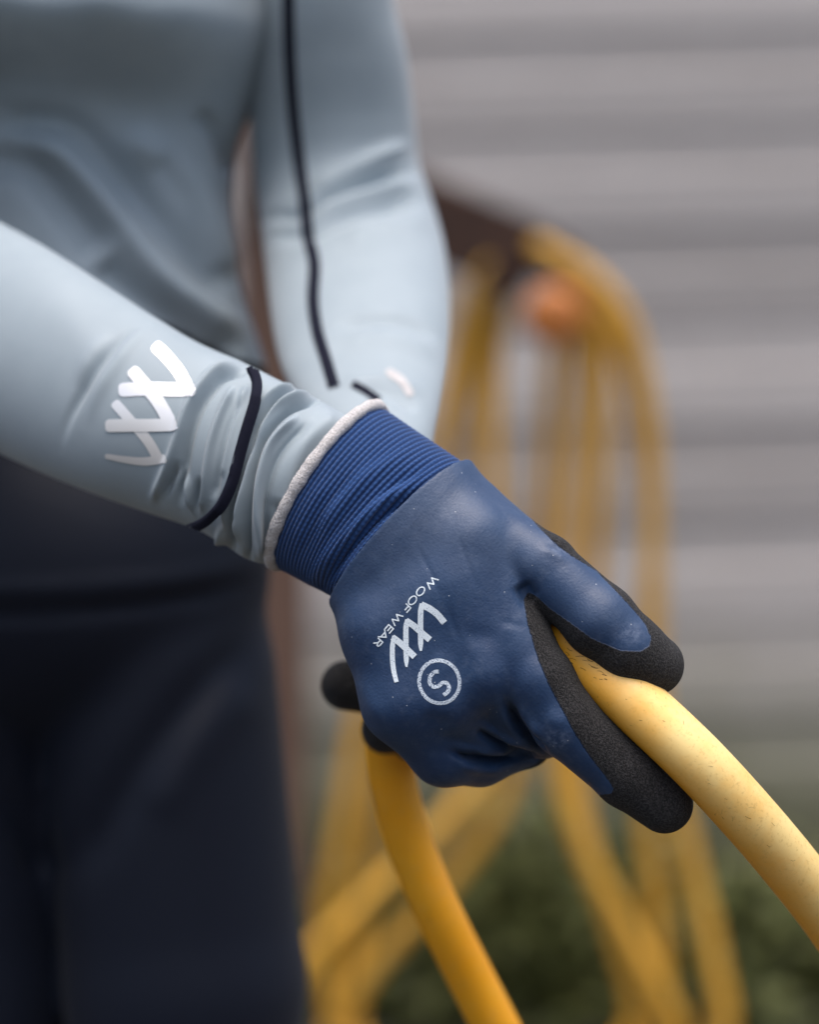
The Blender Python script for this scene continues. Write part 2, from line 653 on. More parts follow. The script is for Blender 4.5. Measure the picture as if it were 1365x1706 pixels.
# ------------------------------------------------------------------ ground and wall
s = 60.0
n = 40
gx = np.linspace(-s, s, n)
gv = np.array([(x, y, 0.0) for y in gx for x in gx])
g = link('ground', mesh(gv, grid_faces(n, n, False)), MAT['ground'], origin=(0, 0, 0))
tag(g, 'trodden earth and grit below the board wall', 'ground', kind='structure')

WALL_D = 4.1
PITCH = 165.0 / FPX * WALL_D
TILT = R(1.7)
ref_z = P(1000, 55, WALL_D)[2]          # bottom edge of one of the boards at px 1000,55
ref_x = P(1000, 55, WALL_D)[0]
wall_root = empty('board_wall', (0.3, WALL_D + 0.03, 0.0))
tag(wall_root, 'weathered grey board wall with horizontal shiplap boards, green with algae low down', 'wall')


def board_mesh(x0, x1, seed):
    """shiplap profile (y towards viewer negative, z up), extruded along x with slight unevenness"""
    r = np.random.default_rng(seed)
    f = PITCH * 0.57
    prof = [(0.022, 0.001), (0.002, 0.001), (0.0, 0.003)]
    prof += [(-0.0005, f * 0.5), (0.0, f - 0.002), (0.002, f + 0.001)]
    prof += [(0.0045, f + 0.006), (0.0048, f + 0.009), (0.0049, PITCH - 0.003), (0.0051, PITCH + 0.008), (0.022, PITCH + 0.008)]
    xs = np.linspace(x0, x1, 24)
    wob = np.cumsum(r.normal(0, 0.0004, len(xs)))
    wz = np.cumsum(r.normal(0, 0.00035, len(xs)))
    V = []
    for i, x in enumerate(xs):
        for (y, z) in prof:
            V.append((x, y + wob[i], z + wz[i] * 0.6))
    m = len(prof)
    F = grid_faces(len(xs), m, True).tolist()
    F.append(list(range(m))[::-1])
    F.append([(len(xs) - 1) * m + k for k in range(m)])
    return np.array(V), F


shared = []
for sd in range(4):
    V, F = board_mesh(-3.2, 3.2, sd)
    me = mesh(V, F)
    me.materials.append(MAT['board'])
    me.polygons.foreach_set('use_smooth', [False] * len(me.polygons))
    shared.append(me)
zb = ref_z
while zb - PITCH > 0.03:
    zb -= PITCH
k = 0
while zb < 2.05:
    o = bpy.data.objects.new('board', shared[(k * 7 + 1) % 4])
    COL.objects.link(o)
    o.parent = wall_root
    o.location = Vector((ref_x, WALL_D + random.uniform(-0.0015, 0.0015), zb)) - wall_root.location
    o.rotation_euler = (0, -TILT, 0)
    zb += PITCH
    k += 1
for x in (-2.3, -0.8, 0.7, 2.2):
    bx = np.array([(x + a, WALL_D + 0.024 + b, c) for a in (0, 0.05) for b in (0, 0.05) for c in (0, 2.0)])
    f = [[0, 1, 3, 2], [4, 6, 7, 5], [0, 4, 5, 1], [2, 3, 7, 6], [0, 2, 6, 4], [1, 5, 7, 3]]
    link('batten', mesh(bx, f), MAT['post'], wall_root, smooth=False)


# ------------------------------------------------------------------ post, arm and hanging hose
def box_along(a, b, w, h, bev=0.004, up=(0, 0, 1)):
    a, b = np.asarray(a, float), np.asarray(b, float)
    t = (b - a) / np.linalg.norm(b - a)
    u = np.asarray(up, float)
    sx = np.cross(t, u); sx /= np.linalg.norm(sx)
    uz = np.cross(sx, t)
    w2, h2 = w / 2, h / 2
    prof = [(-w2 + bev, -h2), (w2 - bev, -h2), (w2, -h2 + bev), (w2, h2 - bev), (w2 - bev, h2), (-w2 + bev, h2), (-w2, h2 - bev), (-w2, -h2 + bev)]
    V = []
    for q in (a, a + t * bev, b - t * bev, b):
        sc = 1.0 if (q is not a and q is not b) else 1 - bev / max(w2, h2)
        for (x, z) in prof:
            V.append(q + sx * x * sc + uz * z * sc)
    F = grid_faces(4, 8, True).tolist()
    F.append(list(range(8))[::-1]); F.append([24 + k for k in range(8)])
    return np.array(V), F


br = empty('hose_post', (P(455, 853, 3.64)[0], 3.64, 0))
tag(br, 'brown post behind the person with a dark arm that carries a coiled yellow hose', 'post')
px_ = P(455, 853, 3.64)[0]
V, F = box_along((px_, 3.64, -0.05), (px_, 3.64, 1.65), 0.10, 0.10, up=(0, 1, 0))
link('upright', mesh(V, F), MAT['post'], br, smooth=False)
V, F = box_along(P(430, 240, 3.58), P(885, 437, 3.46), 0.065, 0.115)
link('arm', mesh(V, F), MAT['bracket'], br, smooth=False)
path = resample(crom([P(880, 445, 3.46), P(925, 440, 3.44), P(945, 400, 3.43)], 12), 0.004)
V, F = tube(path, 0.016, 14)
link('hook', mesh(V, F), MAT['bracket'], br)

HR = 0.0142
coil = empty('coiled_hose', tuple(P(930, 430, 3.45)))
tag(coil, 'coiled yellow hose hanging in long loops from the brown post against the board wall', 'hose')
loops = [
    # left strand up, over the arm, right strand down, bottom, closed
    [(560, 1760, 2.30), (545, 1560, 2.30), (570, 1380, 2.29), (610, 1150, 2.28), (680, 900, 2.26), (738, 690, 2.24), (768, 570, 2.23), (800, 440, 2.21), (860, 385, 2.20),
     (930, 405, 2.18), (1000, 455, 2.17), (1050, 550, 2.17), (1080, 690, 2.18), (1088, 860, 2.19), (1084, 1040, 2.20), (1100, 1220, 2.21), (1148, 1420, 2.21), (1190, 1600, 2.20), (1205, 1780, 2.19), (1120, 2010, 2.2), (860, 2130, 2.25), (650, 1990, 2.29), (560, 1760, 2.30)],
    [(500, 1610, 2.18), (560, 1550, 2.18), (650, 1462, 2.19), (745, 1365, 2.21), (815, 1265, 2.23), (840, 1120, 2.24), (832, 950, 2.24), (826, 780, 2.24), (822, 600, 2.24), (848, 450, 2.22), (890, 400, 2.21),
     (945, 425, 2.20), (985, 505, 2.19), (1005, 630, 2.19), (1002, 800, 2.20), (990, 980, 2.22), (970, 1160, 2.23), (960, 1300, 2.23), (985, 1430, 2.22), (1045, 1545, 2.21), (1105, 1660, 2.20), (1130, 1820, 2.2), (1000, 2050, 2.2), (720, 2080, 2.19), (520, 1900, 2.18), (455, 1720, 2.18), (500, 1610, 2.18)],
    [(560, 1720, 2.24), (630, 1600, 2.24), (730, 1490, 2.25), (830, 1350, 2.26), (880, 1200, 2.27), (895, 1020, 2.27), (905, 860, 2.26), (915, 720, 2.25), (925, 600, 2.23), (940, 470, 2.225),
     (985, 480, 2.215), (1045, 610, 2.21), (1080, 800, 2.22), (1090, 1000, 2.235), (1085, 1200, 2.25), (1080, 1380, 2.25), (1100, 1560, 2.24), (1090, 1760, 2.24), (960, 1960, 2.24), (720, 1980, 2.24), (560, 1850, 2.24), (560, 1720, 2.24)],
    [(590, 1640, 2.33), (610, 1450, 2.33), (640, 1250, 2.32), (720, 1020, 2.31), (770, 800, 2.28), (790, 620, 2.26), (830, 470, 2.245), (900, 420, 2.235),
     (955, 480, 2.225), (968, 620, 2.22), (955, 820, 2.22), (940, 1000, 2.22), (925, 1180, 2.22), (935, 1300, 2.22), (975, 1420, 2.22), (1030, 1560, 2.22), (1055, 1740, 2.23), (930, 1940, 2.26), (720, 1930, 2.31), (600, 1800, 2.33), (590, 1640, 2.33)],
]
for i, lp in enumerate(loops):
    pts = Pn([(x, (y + 22 * max(0.0, min(1.0, (560 - y) / 100))) if y < 1700 else 1700 + (y - 1700) * 0.36, 3.45 + (d - 2.2) * 1.2) for x, y, d in lp])
    path = resample(crom(pts, 260), 0.015)
    V, F = tube(path, HR, 14)
    me = mesh(V, F)
    link('hose_loop', me, MAT['hose_far'], coil)
# coupling at the loose end, an orange plastic connector facing out
ca, cb = P(922, 528, 3.37), P(926, 522, 3.43)
prof = [(0.0, 0.027), (0.004, 0.038), (0.012, 0.041), (0.016, 0.043), (0.028, 0.043), (0.032, 0.032), (0.046, 0.029)]
t = (cb - ca) / np.linalg.norm(cb - ca)
V, F = tube(np.array([ca + t * q for q, _ in prof]), [r_ for _, r_ in prof], 24)
link('coupling', mesh(V, F), MAT['orange'], coil)

# ------------------------------------------------------------------ low plants along the foot of the wall
def shrub(cx, cy, w, h, nleaf, seed, label):
    r = np.random.default_rng(seed)
    root = empty('leafy_plant', (cx, cy, 0))
    tag(root, label, 'plant', 'leafy plants along the foot of the wall')
    V, F, T = [], [], []
    nst = 9
    sv, sf = [], []
    tips = []
    for k in range(nst):
        a = r.uniform(0, 2 * math.pi)
        rr = r.uniform(0.1, 0.9) * w
        tip = np.array([cx + math.cos(a) * rr, cy + math.sin(a) * rr * 0.35, h * r.uniform(0.6, 1.0)])
        base = np.array([cx + r.normal(0, 0.03), cy + r.normal(0, 0.02), 0])
        mid = (base + tip) / 2 + np.array([r.normal(0, 0.02), r.normal(0, 0.02), 0.05])
        pth = crom([base, mid, tip], 10)
        v, f = tube(pth, np.linspace(0.005, 0.0015, 10), 6)
        sf += [[i + len(sv) for i in q] for q in f]
        sv += v.tolist()
        tips.append(pth)
    for k in range(nleaf):
        pth = tips[r.integers(nst)]
        p = pth[r.integers(3, 10)] + r.normal(0, 1, 3) * np.array([0.06, 0.035, 0.05])
        p[2] = max(p[2], 0.02)
        p[1] = min(p[1], WALL_D - 0.03)
        L = r.uniform(0.03, 0.065)
        d = r.normal(0, 1, 3) + np.array([0, -0.3, 0.2]); d /= np.linalg.norm(d)
        sd = np.cross(d, r.normal(0, 1, 3)); sd /= np.linalg.norm(sd)
        nm = np.cross(d, sd)
        b = len(V)
        V += [p, p + d * L * 0.45 + sd * L * 0.27 + nm * L * 0.06, p + d * L, p + d * L * 0.45 - sd * L * 0.27 + nm * L * 0.06, p + d * L * 0.45]
        F += [[b, b + 1, b + 4], [b + 1, b + 2, b + 4], [b + 2, b + 3, b + 4], [b + 3, b, b + 4]]
        T += [float(np.clip(r.normal(0.45, 0.3), 0, 1))] * 5
    me = mesh(np.array(V), F)
    add_float(me, 'tint', T)
    link('foliage', me, MAT['leaf'], root)
    link('stems', mesh(np.array(sv), sf), MAT['stem'], root)


for i, (qx, dd, w, h, lab) in enumerate([
        (330, 3.95, 0.26, 0.44, 'leafy green plant behind the legs of the person at the wall foot'),
        (690, 3.94, 0.24, 0.46, 'leafy green plant behind the left strands of the coiled hose'),
        (860, 3.96, 0.24, 0.52, 'tallest leafy green plant between the strands of the coiled hose'),
        (1050, 3.95, 0.22, 0.47, 'leafy green plant behind the right strands of the coiled hose'),
        (1270, 3.95, 0.24, 0.42, 'leafy green plant to the right of the coiled hose'),
        (1480, 3.95, 0.26, 0.38, 'lowest leafy green plant at the right end of the row')]):
    shrub(P(qx, 853, dd)[0], dd, w, h * 0.86, 900, 20 + i, lab)

# ------------------------------------------------------------------ the person
person_origin = np.array([P(80, 853, 1.42)[0], 1.42, 0.0])

# body under the clothes (metres): x, depth y, z
def W3(px, py, d): return tuple(P(px, py, d))


SHL = P(530, -410, 1.385); ELL = P(575, 310, 1.432); WRL = P(640, 800, 1.178)
SHR = P(-380, -410, 1.43); ELR = P(-225, 455, 1.255); WRR = P(590, 840, 1.10)
HIPC = P(80, 1050, 1.43); NECK = P(70, -640, 1.43)
bv = Vol((-0.50, 1.00, -0.01), (0.22, 1.62, 1.72), 0.009)


def cm(a, ra, b, rb): return bv.cone((*a, ra), (*b, rb), 0.06)


bodyv = bv.new()
bodyv[:] = 1.0
cx0 = P(60, 0, 1.43)[0]
KB = 0.02
for prim in [
    bv.ell((cx0, 1.43, 1.22), (0.115, 0.075, 0.20), 0.06), bv.ell((cx0, 1.43, 1.02), (0.095, 0.065, 0.16), 0.06),
    bv.ell((HIPC[0], 1.43, 0.86), (0.09, 0.045, 0.09), 0.06),
    cm(SHL, 0.03, SHR, 0.03), cm((cx0, 1.435, 1.34), 0.05, (cx0, 1.425, 1.47), 0.045),
    cm(SHL, 0.022, ELL, 0.02), cm(ELL, 0.02, WRL, 0.015), cm(SHR, 0.03, ELR, 0.024), cm(ELR, 0.024, WRR, 0.016)]:
    bv.add(bodyv, prim, KB)
for sx in (-1, 1):
    hx = HIPC[0] + sx * 0.078
    bv.add(bodyv, cm((hx, 1.43, 0.82), 0.05, (hx + sx * 0.002, 1.425, 0.46), 0.036), KB)
    bv.add(bodyv, cm((hx + sx * 0.002, 1.425, 0.46), 0.036, (hx + sx * 0.004, 1.44, 0.10), 0.024), 0.02)
    bv.add(bodyv, cm((hx, 1.44, 0.055), 0.022, (hx + sx * 0.01, 1.33, 0.035), 0.018), 0.02)
hc = np.array([cx0 + 0.012, 1.405, 1.575])
for prim in [bv.ell(hc, (0.073, 0.088, 0.100), 0.05), bv.ell(hc + (0.002, -0.035, -0.065), (0.05, 0.052, 0.05), 0.05),
             cm(hc + (0, -0.084, 0.01), 0.009, hc + (0, -0.104, -0.022), 0.013),
             cm(hc + (-0.016, -0.083, -0.062), 0.008, hc + (0.016, -0.083, -0.062), 0.008),
             bv.ell(hc + (-0.073, 0.005, -0.01), (0.012, 0.02, 0.032), 0.04), bv.ell(hc + (0.073, 0.005, -0.01), (0.012, 0.02, 0.032), 0.04)]:
    bv.add(bodyv, prim, 0.018)
V, F = bv.mesh(bodyv)
V = smooth(V, F, 2)
person = link('person', mesh(V, F), MAT['skin'], origin=person_origin)
tag(person, 'person in a pale grey-blue long-sleeved top, dark leggings and gloves, holding a yellow hose', 'person')
# eyes
for sx in (-1, 1):
    ev = Vol(hc - 0.2, hc + 0.2, 0.004)
    vv = ev.new(); vv[:] = 1
    ev.add(vv, ev.ell(hc + (sx * 0.03, -0.077, 0.012), (0.013, 0.011, 0.011), 0.02), 0)
    v, f = ev.mesh(vv)
    link('eye', mesh(v, f), MAT['hem'], person)
hv = Vol(hc - 0.22, hc + 0.22, 0.006)
vv = hv.new(); vv[:] = 1
hv.add(vv, hv.ell(hc + (0, 0.018, 0.016), (0.084, 0.092, 0.104), 0.05), 0)
hv.add(vv, hv.cone((*(hc + (0, 0.10, 0.0)), 0.04), (*(hc + (0, 0.12, -0.15)), 0.022), 0.05), 0.03)
cut = hv.ax[1][None, :, None] - 0.5 * (hv.ax[2][None, None, :] - hc[2]) - (hc[1] - 0.045) + 0 * hv.ax[0][:, None, None]
vv = np.maximum(vv, -cut.astype(np.float32))
v, f = hv.mesh(vv)
link('hair', mesh(smooth(v, f, 2), f), MAT['hair'], person)


# ---- lofted clothing
def loft(sections, nu, nv, u_end=None):
    """sections: (Ax,Ay,Bx,By,bow,dc,b); A/B the two silhouette points, bow how far the near side of the ring leans, dc centre depth, b half thickness"""
    S = crom(np.array(sections, float), nu)
    th = np.linspace(0, 2 * math.pi, nv, endpoint=False)
    A, B = S[:, 0:2], S[:, 2:4]
    C, H = (A + B) / 2, (A - B) / 2
    ax = np.stack([-H[:, 1], H[:, 0]], 1)
    ax /= np.linalg.norm(ax, axis=1)[:, None]
    c, sn = np.cos(th), np.sin(th)
    pxy = C[:, None, :] + c[None, :, None] * H[:, None, :] + sn[None, :, None] * (S[:, 4][:, None] * ax)[:, None, :]
    d = S[:, 5][:, None] - sn[None, :] * S[:, 6][:, None]
    flat = np.concatenate([pxy, d[..., None]], 2).reshape(-1, 3)
    return Pn(flat).reshape(nu, nv, 3), S


def orient(G):
    N = grid_normals(G)
    c = G.mean(1, keepdims=True)
    if ((G - c) * N).sum() < 0:
        N = -N
    return N


def solid_loft(G, flip):
    n, m, _ = G.shape
    F = grid_faces(n, m, True)
    if flip: F = F[:, ::-1]
    return F


def loft_mesh(G, flip_test=True):
    n, m, _ = G.shape
    F = grid_faces(n, m, True)
    Nq = np.cross(G[1, 1] - G[0, 0], G[0, 1] - G[1, 0])
    Ng = np.cross(G[1:, :] - G[:-1, :], (np.roll(G, -1, 1) - G)[:-1])
    c = G.mean(1, keepdims=True)[:-1]
    out = (Ng * (G[:-1] - c)).sum()
    if out > 0: F = F[:, ::-1]
    return G.reshape(-1, 3), F


def ray_hit(bvh, px, py):
    o = Vector((0, 0, CAM_Z))
    d = Vector(P(px, py, 1.0)) - o
    d.normalize()
    h = bvh.ray_cast(o, d)
    return (h[0], h[1]) if h[0] is not None else (None, None)


def ribbon(bvh, pl, width, across=4, step=2.5, lift=0.0002, rnd=0.0, wtab=None, thick=0.0, taut=False):
    """a printed or sewn stripe laid on a surface: polyline in picture coordinates, dropped on the surface"""
    pl = resample(np.asarray(pl, float), step)
    T = np.gradient(pl, axis=0)
    T /= np.linalg.norm(T, axis=1)[:, None] + 1e-9
    Nn = np.stack([-T[:, 1], T[:, 0]], 1)
    ws = np.full(len(pl), width) if wtab is None else np.interp(np.linspace(0, 1, len(pl)), np.linspace(0, 1, len(wtab)), wtab)
    if rnd > 0:
        sl = np.r_[0, np.cumsum(np.linalg.norm(np.diff(pl, axis=0), axis=1))]
        e = np.clip(np.minimum(sl, sl[-1] - sl) / (rnd * width), 0, 1)
        ws = ws * (0.45 + 0.55 * np.sqrt(1 - (1 - e) ** 2))
    V, ok = [], []
    for i in range(len(pl)):
        for j in range(across + 1):
            q = pl[i] + Nn[i] * ws[i] * (j / across - 0.5)
            h, nn = ray_hit(bvh, q[0], q[1])
            ok.append(h is not None)
            if h is None:
                V.append((0, 0, 0)); continue
            if nn.dot(h - Vector((0, 0, CAM_Z))) > 0: nn = -nn
            e = lift + thick * (1 - abs(2 * j / across - 1) ** 3)
            V.append(tuple(h + nn * e))
    m = across + 1
    if taut:                                    # a sewn band bridges small folds instead of following them
        A = np.array(V, float).reshape(-1, m, 3)
        okm = np.array(ok).reshape(-1, m)
        dd = np.where(okm, A[..., 1], np.nan)
        row = np.nanmin(np.where(okm, A[..., 1], 9e9), axis=1)
        row[row > 1e9] = np.nan
        good = ~np.isnan(row)
        idx_ = np.arange(len(row))
        row = np.interp(idx_, idx_[good], row[good])
        off = np.nanmedian(dd - row[:, None], axis=0)
        k = 9
        pad = np.pad(row, k, mode='edge')
        mn = np.array([pad[q:q + 2 * k + 1].min() for q in range(len(row))])
        pad = np.pad(mn, k, mode='edge')
        sm_ = np.array([pad[q:q + 2 * k + 1].mean() for q in range(len(row))])
        for i in range(len(row)):
            for j in range(m):
                if okm[i, j]:
                    t_ = min(1.0, (sm_[i] + max(0.0, off[j]) * 0.6 - 0.0017) / A[i, j, 1])
                    c0 = np.array([0, 0, CAM_Z])
                    V[i * m + j] = tuple(c0 + (A[i, j] - c0) * t_)
    F = []
    for i in range(len(pl) - 1):
        for j in range(across):
            q = [i * m + j, i * m + j + 1, (i + 1) * m + j + 1, (i + 1) * m + j]
            if all(ok[x] for x in q): F.append(q)
    return V, F


def join(parts):
    V, F = [], []
    for v, f in parts:
        b = len(V)
        V += [tuple(x) for x in v]
        F += [[i + b for i in q] for q in f]
    # drop unused
    used = sorted({i for q in F for i in q})
    mp = {o: k for k, o in enumerate(used)}
    return np.array([V[i] for i in used]), [[mp[i] for i in q] for q in F]


# ---- torso of the top
tors = [
    (-250, -640, 380, -640, 0, 1.43, 0.065), (-330, -520, 440, -520, 0, 1.43, 0.085), (-380, -380, 500, -380, 0, 1.43, 0.095), (-385, -200, 505, -200, 0, 1.43, 0.10), (-372, -60, 484, -60, 0, 1.43, 0.105), (-362, 60, 477, 60, 0, 1.43, 0.105),
    (-350, 140, 448, 140, 0, 1.43, 0.10), (-335, 220, 404, 220, 0, 1.43, 0.098), (-325, 310, 386, 310, 0, 1.43, 0.095), (-322, 400, 390, 400, 0, 1.43, 0.095), (-326, 500, 408, 500, 0, 1.43, 0.098), (-340, 600, 440, 600, 0, 1.43, 0.102), (-350, 660, 452, 660, 0, 1.43, 0.104)]
G, S_ = loft(tors, 260, 300)
N = orient(G)
Vt, Nt = G.reshape(-1, 3), N.reshape(-1, 3)
px = toPx(Vt)
front = np.clip(-Nt[:, 1] * 2.0, 0, 1)


def bump2(cx, cy, rx, ryu, ryd):
    ry = np.where(px[:, 1] < cy, ryu, ryd)
    q = ((px[:, 0] - cx) / rx) ** 2 + ((px[:, 1] - cy) / ry) ** 2
    return np.exp(-q ** 1.35)


Vt = Vt + np.array([0, -1, 0]) * (0.064 * bump2(275, 45, 180, 240, 90) + 0.064 * bump2(-120, 25, 180, 240, 90) + 0.02 * bump2(80, 20, 150, 220, 110))[:, None] * front[:, None]
G2 = Vt.reshape(G.shape)
Nt = orient(G2).reshape(-1, 3)
Vt = creases(Vt, Nt, [
    ([(-40, 196), (110, 212), (176, 264), (234, 330), (311, 414), (384, 500)], 26, -9),
    ([(-40, 262), (48, 280), (110, 345), (180, 430)], 30, -8),
    ([(322, 187), (359, 220), (380, 262), (384, 300)], 16, -6),
    ([(250, 250), (310, 330), (350, 420), (380, 500)], 22, -6),
    ([(22, 227), (92, 249), (165, 330), (256, 450), (340, 520), (421, 570)], 24, 9),
    ([(200, 215), (290, 290), (350, 380), (385, 470)], 28, 6),
    ([(150, 430), (240, 500), (330, 560), (400, 610)], 26, -10)], taper=0.15)
V, F = loft_mesh(Vt.reshape(G.shape))
# hem: cut the cloth below a curve that rises to the viewer's left
pxv = toPx(V)
hemy = np.interp(pxv[:, 0], [-400, 80, 265, 330, 400, 452], [470, 470, 540, 575, 603, 612])
hemy = np.where(Nt[:, 1] < 0.15, hemy, 640)
F = F[(pxv[F][:, :, 1] < hemy[F]).all(1)]
used = np.unique(F)
mp = np.full(len(V), -1); mp[used] = np.arange(len(used))
shirt = link('top', mesh(V[used], mp[F]), MAT['shirt'], person)
sm = shirt.modifiers.new('thick', 'SOLIDIFY'); sm.thickness = 0.0012; sm.offset = -1

# ---- left sleeve (far arm)
larm = [
    (440, -440, 590, -470, 0, 1.36, 0.055), (437, -330, 630, -350, 0, 1.365, 0.055), (432, -170, 648, -190, 0, 1.375, 0.052), (424, 0, 656, -10, 0, 1.388, 0.049), (418, 110, 678, 90, 2, 1.402, 0.048), (416, 220, 692, 200, 8, 1.417, 0.048),
    (424, 300, 700, 275, 16, 1.420, 0.049), (432, 360, 722, 340, 22, 1.404, 0.050), (442, 440, 743, 420, 22, 1.360, 0.050), (452, 530, 751, 515, 14, 1.306, 0.048), (468, 610, 746, 600, 0, 1.260, 0.044), (500, 680, 734, 672, -10, 1.222, 0.040), (535, 745, 722, 740, -10, 1.194, 0.036), (560, 820, 720, 815, -5, 1.175, 0.032)]
G, S_ = loft(larm, 300, 200)
N = orient(G)
lc = [
    ([(432, 368), (500, 350), (560, 322), (630, 296), (698, 283)], 9, -8.0), ([(500, 322), (560, 296), (630, 262), (690, 238)], 13, 4.5),
    ([(440, 400), (515, 384), (580, 358), (650, 342), (715, 338)], 11, -7.0), ([(505, 365), (560, 343), (640, 318), (705, 308)], 9, 5.0),
    ([(560, 405), (640, 375), (730, 372)], 20, 2.0),
    ([(548, 550), (610, 535), (680, 540), (735, 572)], 9, -2.8), ([(560, 580), (620, 560), (690, 572), (735, 600)], 14, 1.2),
    ([(590, 650), (650, 655), (700, 690)], 9, -2.5), ([(560, 640), (640, 628), (715, 660)], 9, 1.5)]
Vt = creases(G.reshape(-1, 3), N.reshape(-1, 3), lc)
V, F = loft_mesh(Vt.reshape(G.shape))
lsl = link('sleeve', mesh(V, F), MAT['shirt'], shirt)
bvh = BVHTree.FromPolygons([Vector(v) for v in V], F.tolist())
V, F = ribbon(bvh, crom([(478, -250), (480, -100), (482, 60), (488, 170), (499, 270), (508, 335), (514, 395), (524, 440), (522, 500), (529, 552), (544, 602), (557, 646)], 80), 20, 4, 5, 0.0004, thick=0.0005)
link('piping', mesh(*join([(V, F)])), MAT['piping'], shirt)
V, F = ribbon(bvh, crom([(588, 640), (610, 652), (632, 668)], 12), 13, 4, 4, 0.0004, thick=0.0006)
link('piping', mesh(*join([(V, F)])), MAT['piping'], shirt)
parts = [ribbon(bvh, crom([(644, 618), (668, 634), (686, 660)], 16), 13, 3, 4, 0.0004, rnd=0.4)]
link('sleeve_print', mesh(*join(parts)), MAT['hem'], shirt)

# ---- right sleeve (near arm)
rarm = [
    (-250, -480, -480, -430, 0, 1.43, 0.055), (-200, -330, -450, -270, 0, 1.41, 0.056), (-140, -80, -420, -20, 0, 1.36, 0.056), (-110, 130, -400, 260, 0, 1.30, 0.056), (-140, 255, -390, 520, 0, 1.25, 0.054),
    (-60, 335, -250, 650, -8, 1.235, 0.050), (70, 408, -75, 722, -4, 1.192, 0.047), (190, 484, 55, 782, 0, 1.160, 0.044), (262, 531, 148, 820, 6, 1.140, 0.041), (330, 571, 235, 851, 12, 1.130, 0.038),
    (410, 606, 322, 880, 14, 1.119, 0.036), (462, 632, 372, 907, 4, 1.110, 0.036), (520, 660, 412, 932, -14, 1.103, 0.032), (582, 694, 446, 940, -30, 1.100, 0.0265), (632, 712, 480, 945, -38, 1.098, 0.0235), (680, 750, 530, 960, -38, 1.092, 0.021)]
G, S_ = loft(rarm, 560, 420)
N = orient(G)
# picture-space fold lines, near side
rc = [
    ([(240, 540), (207, 560), (180, 590), (150, 631), (118, 690), (98, 750)], 8, -2.2), ([(262, 534), (225, 565), (196, 605), (165, 655), (140, 715)], 12, 1.5), ([(190, 548), (155, 590), (125, 650)], 13, 1.1),
    ([(425, 612), (377, 624), (354, 644), (332, 676), (318, 713), (309, 752), (303, 800), (300, 850)], 8, -3.4), ([(400, 606), (362, 616), (336, 642), (312, 680), (297, 725), (278, 780), (250, 840)], 8, 2.4),
    ([(298, 762), (285, 795), (268, 840)], 7, -2.6), ([(304, 772), (313, 815), (326, 868)], 5, 2.6), ([(335, 790), (328, 830), (325, 862)], 7, -2.4),
    ([(392, 640), (368, 690), (352, 740), (343, 800), (334, 860)], 6.5, 2.2), ([(404, 660), (380, 720), (366, 775), (354, 835)], 6, -1.5), ([(412, 640), (394, 690), (380, 735), (368, 800)], 6, 1.2),
    ([(515, 645), (470, 662), (436, 700), (413, 756), (399, 812), (388, 868), (380, 925)], 5.5, -3.4), ([(500, 640), (452, 660), (422, 704), (402, 760), (386, 825), (374, 890)], 5.5, 2.2),
    ([(545, 662), (480, 684), (440, 728), (421, 778), (413, 835), (411, 890), (416, 950)], 5.5, -3.2), ([(525, 652), (460, 678), (426, 724), (409, 778), (400, 835), (397, 910)], 5.5, 2.4),
    ([(500, 690), (455, 735), (436, 790), (430, 850), (434, 935)], 7, 2.2), ([(520, 700), (472, 750), (450, 800), (444, 860), (450, 945)], 8, -1.6),
    ([(566, 690), (510, 735), (480, 790), (466, 850)], 20, 1.6), ([(394, 850), (386, 885), (386, 930)], 6, -2.0), ([(368, 872), (366, 900), (372, 935)], 6, 2.0),
    ([(60, 470), (140, 560), (180, 680)], 40, 0.8)]
rc = [(pl, w * 0.92, h * (2.0 if pl[0][0] > 430 else 1.7 if pl[0][0] > 270 else 1.35), 0.13 if pl[0][0] > 385 else 0.42) for pl, w, h in rc]
Vt = creases(G.reshape(-1, 3), N.reshape(-1, 3), rc, 0.13)
# soft irregularity of the cloth
V, F = loft_mesh(Vt.reshape(G.shape))
rsl = link('sleeve', mesh(V, F), MAT['shirt'], shirt)
bvh = BVHTree.FromPolygons([Vector(v) for v in V], F.tolist())
RS_V, RS_F = V, F
V, F = ribbon(bvh, crom([(418, 612), (428, 640), (424, 672), (412, 712), (400, 755), (388, 800), (370, 840), (348, 864), (328, 876), (314, 881), (300, 886)], 80), 18, 5, 3, 0.0005, thick=0.0003, taut=True)
link('piping', mesh(*join([(V, F)])), MAT['piping'], shirt)


def Z(lst, ox, oy, sc): return [(ox + x / sc, oy + y / sc) for x, y in lst]


zs = lambda l: Z(l, 150, 540, 4.403)
parts = [
    ribbon(bvh, crom(zs([(468, 150), (560, 240), (650, 350), (722, 480)]), 30), 21, 6, 1.5, 0.00025, rnd=0.4),
    ribbon(bvh, crom(zs([(770, 478), (600, 482), (400, 475), (210, 485)]), 30), 23, 6, 1.5, 0.00035, rnd=0.4),
    ribbon(bvh, crom(zs([(300, 330), (400, 445), (500, 570), (600, 740)]), 30), 22, 6, 1.5, 0.00045, rnd=0.4),
    ribbon(bvh, crom(zs([(640, 738), (450, 742), (300, 742), (115, 745)]), 30), 21, 6, 1.5, 0.00055, rnd=0.4)]
link('sleeve_print', mesh(*join(parts)), MAT['silver'], shirt)
parts = [
    ribbon(bvh, crom(zs([(175, 570), (290, 700), (420, 850), (510, 1000)]), 30), 17, 6, 1.5, 0.0003, rnd=0.4),
    ribbon(bvh, crom(zs([(560, 985), (400, 1005), (250, 990), (110, 965)]), 30), 12, 6, 1.5, 0.0004, rnd=0.4, wtab=[15, 14, 11, 8])]
link('sleeve_print', mesh(*join(parts)), MAT['silver'], shirt)

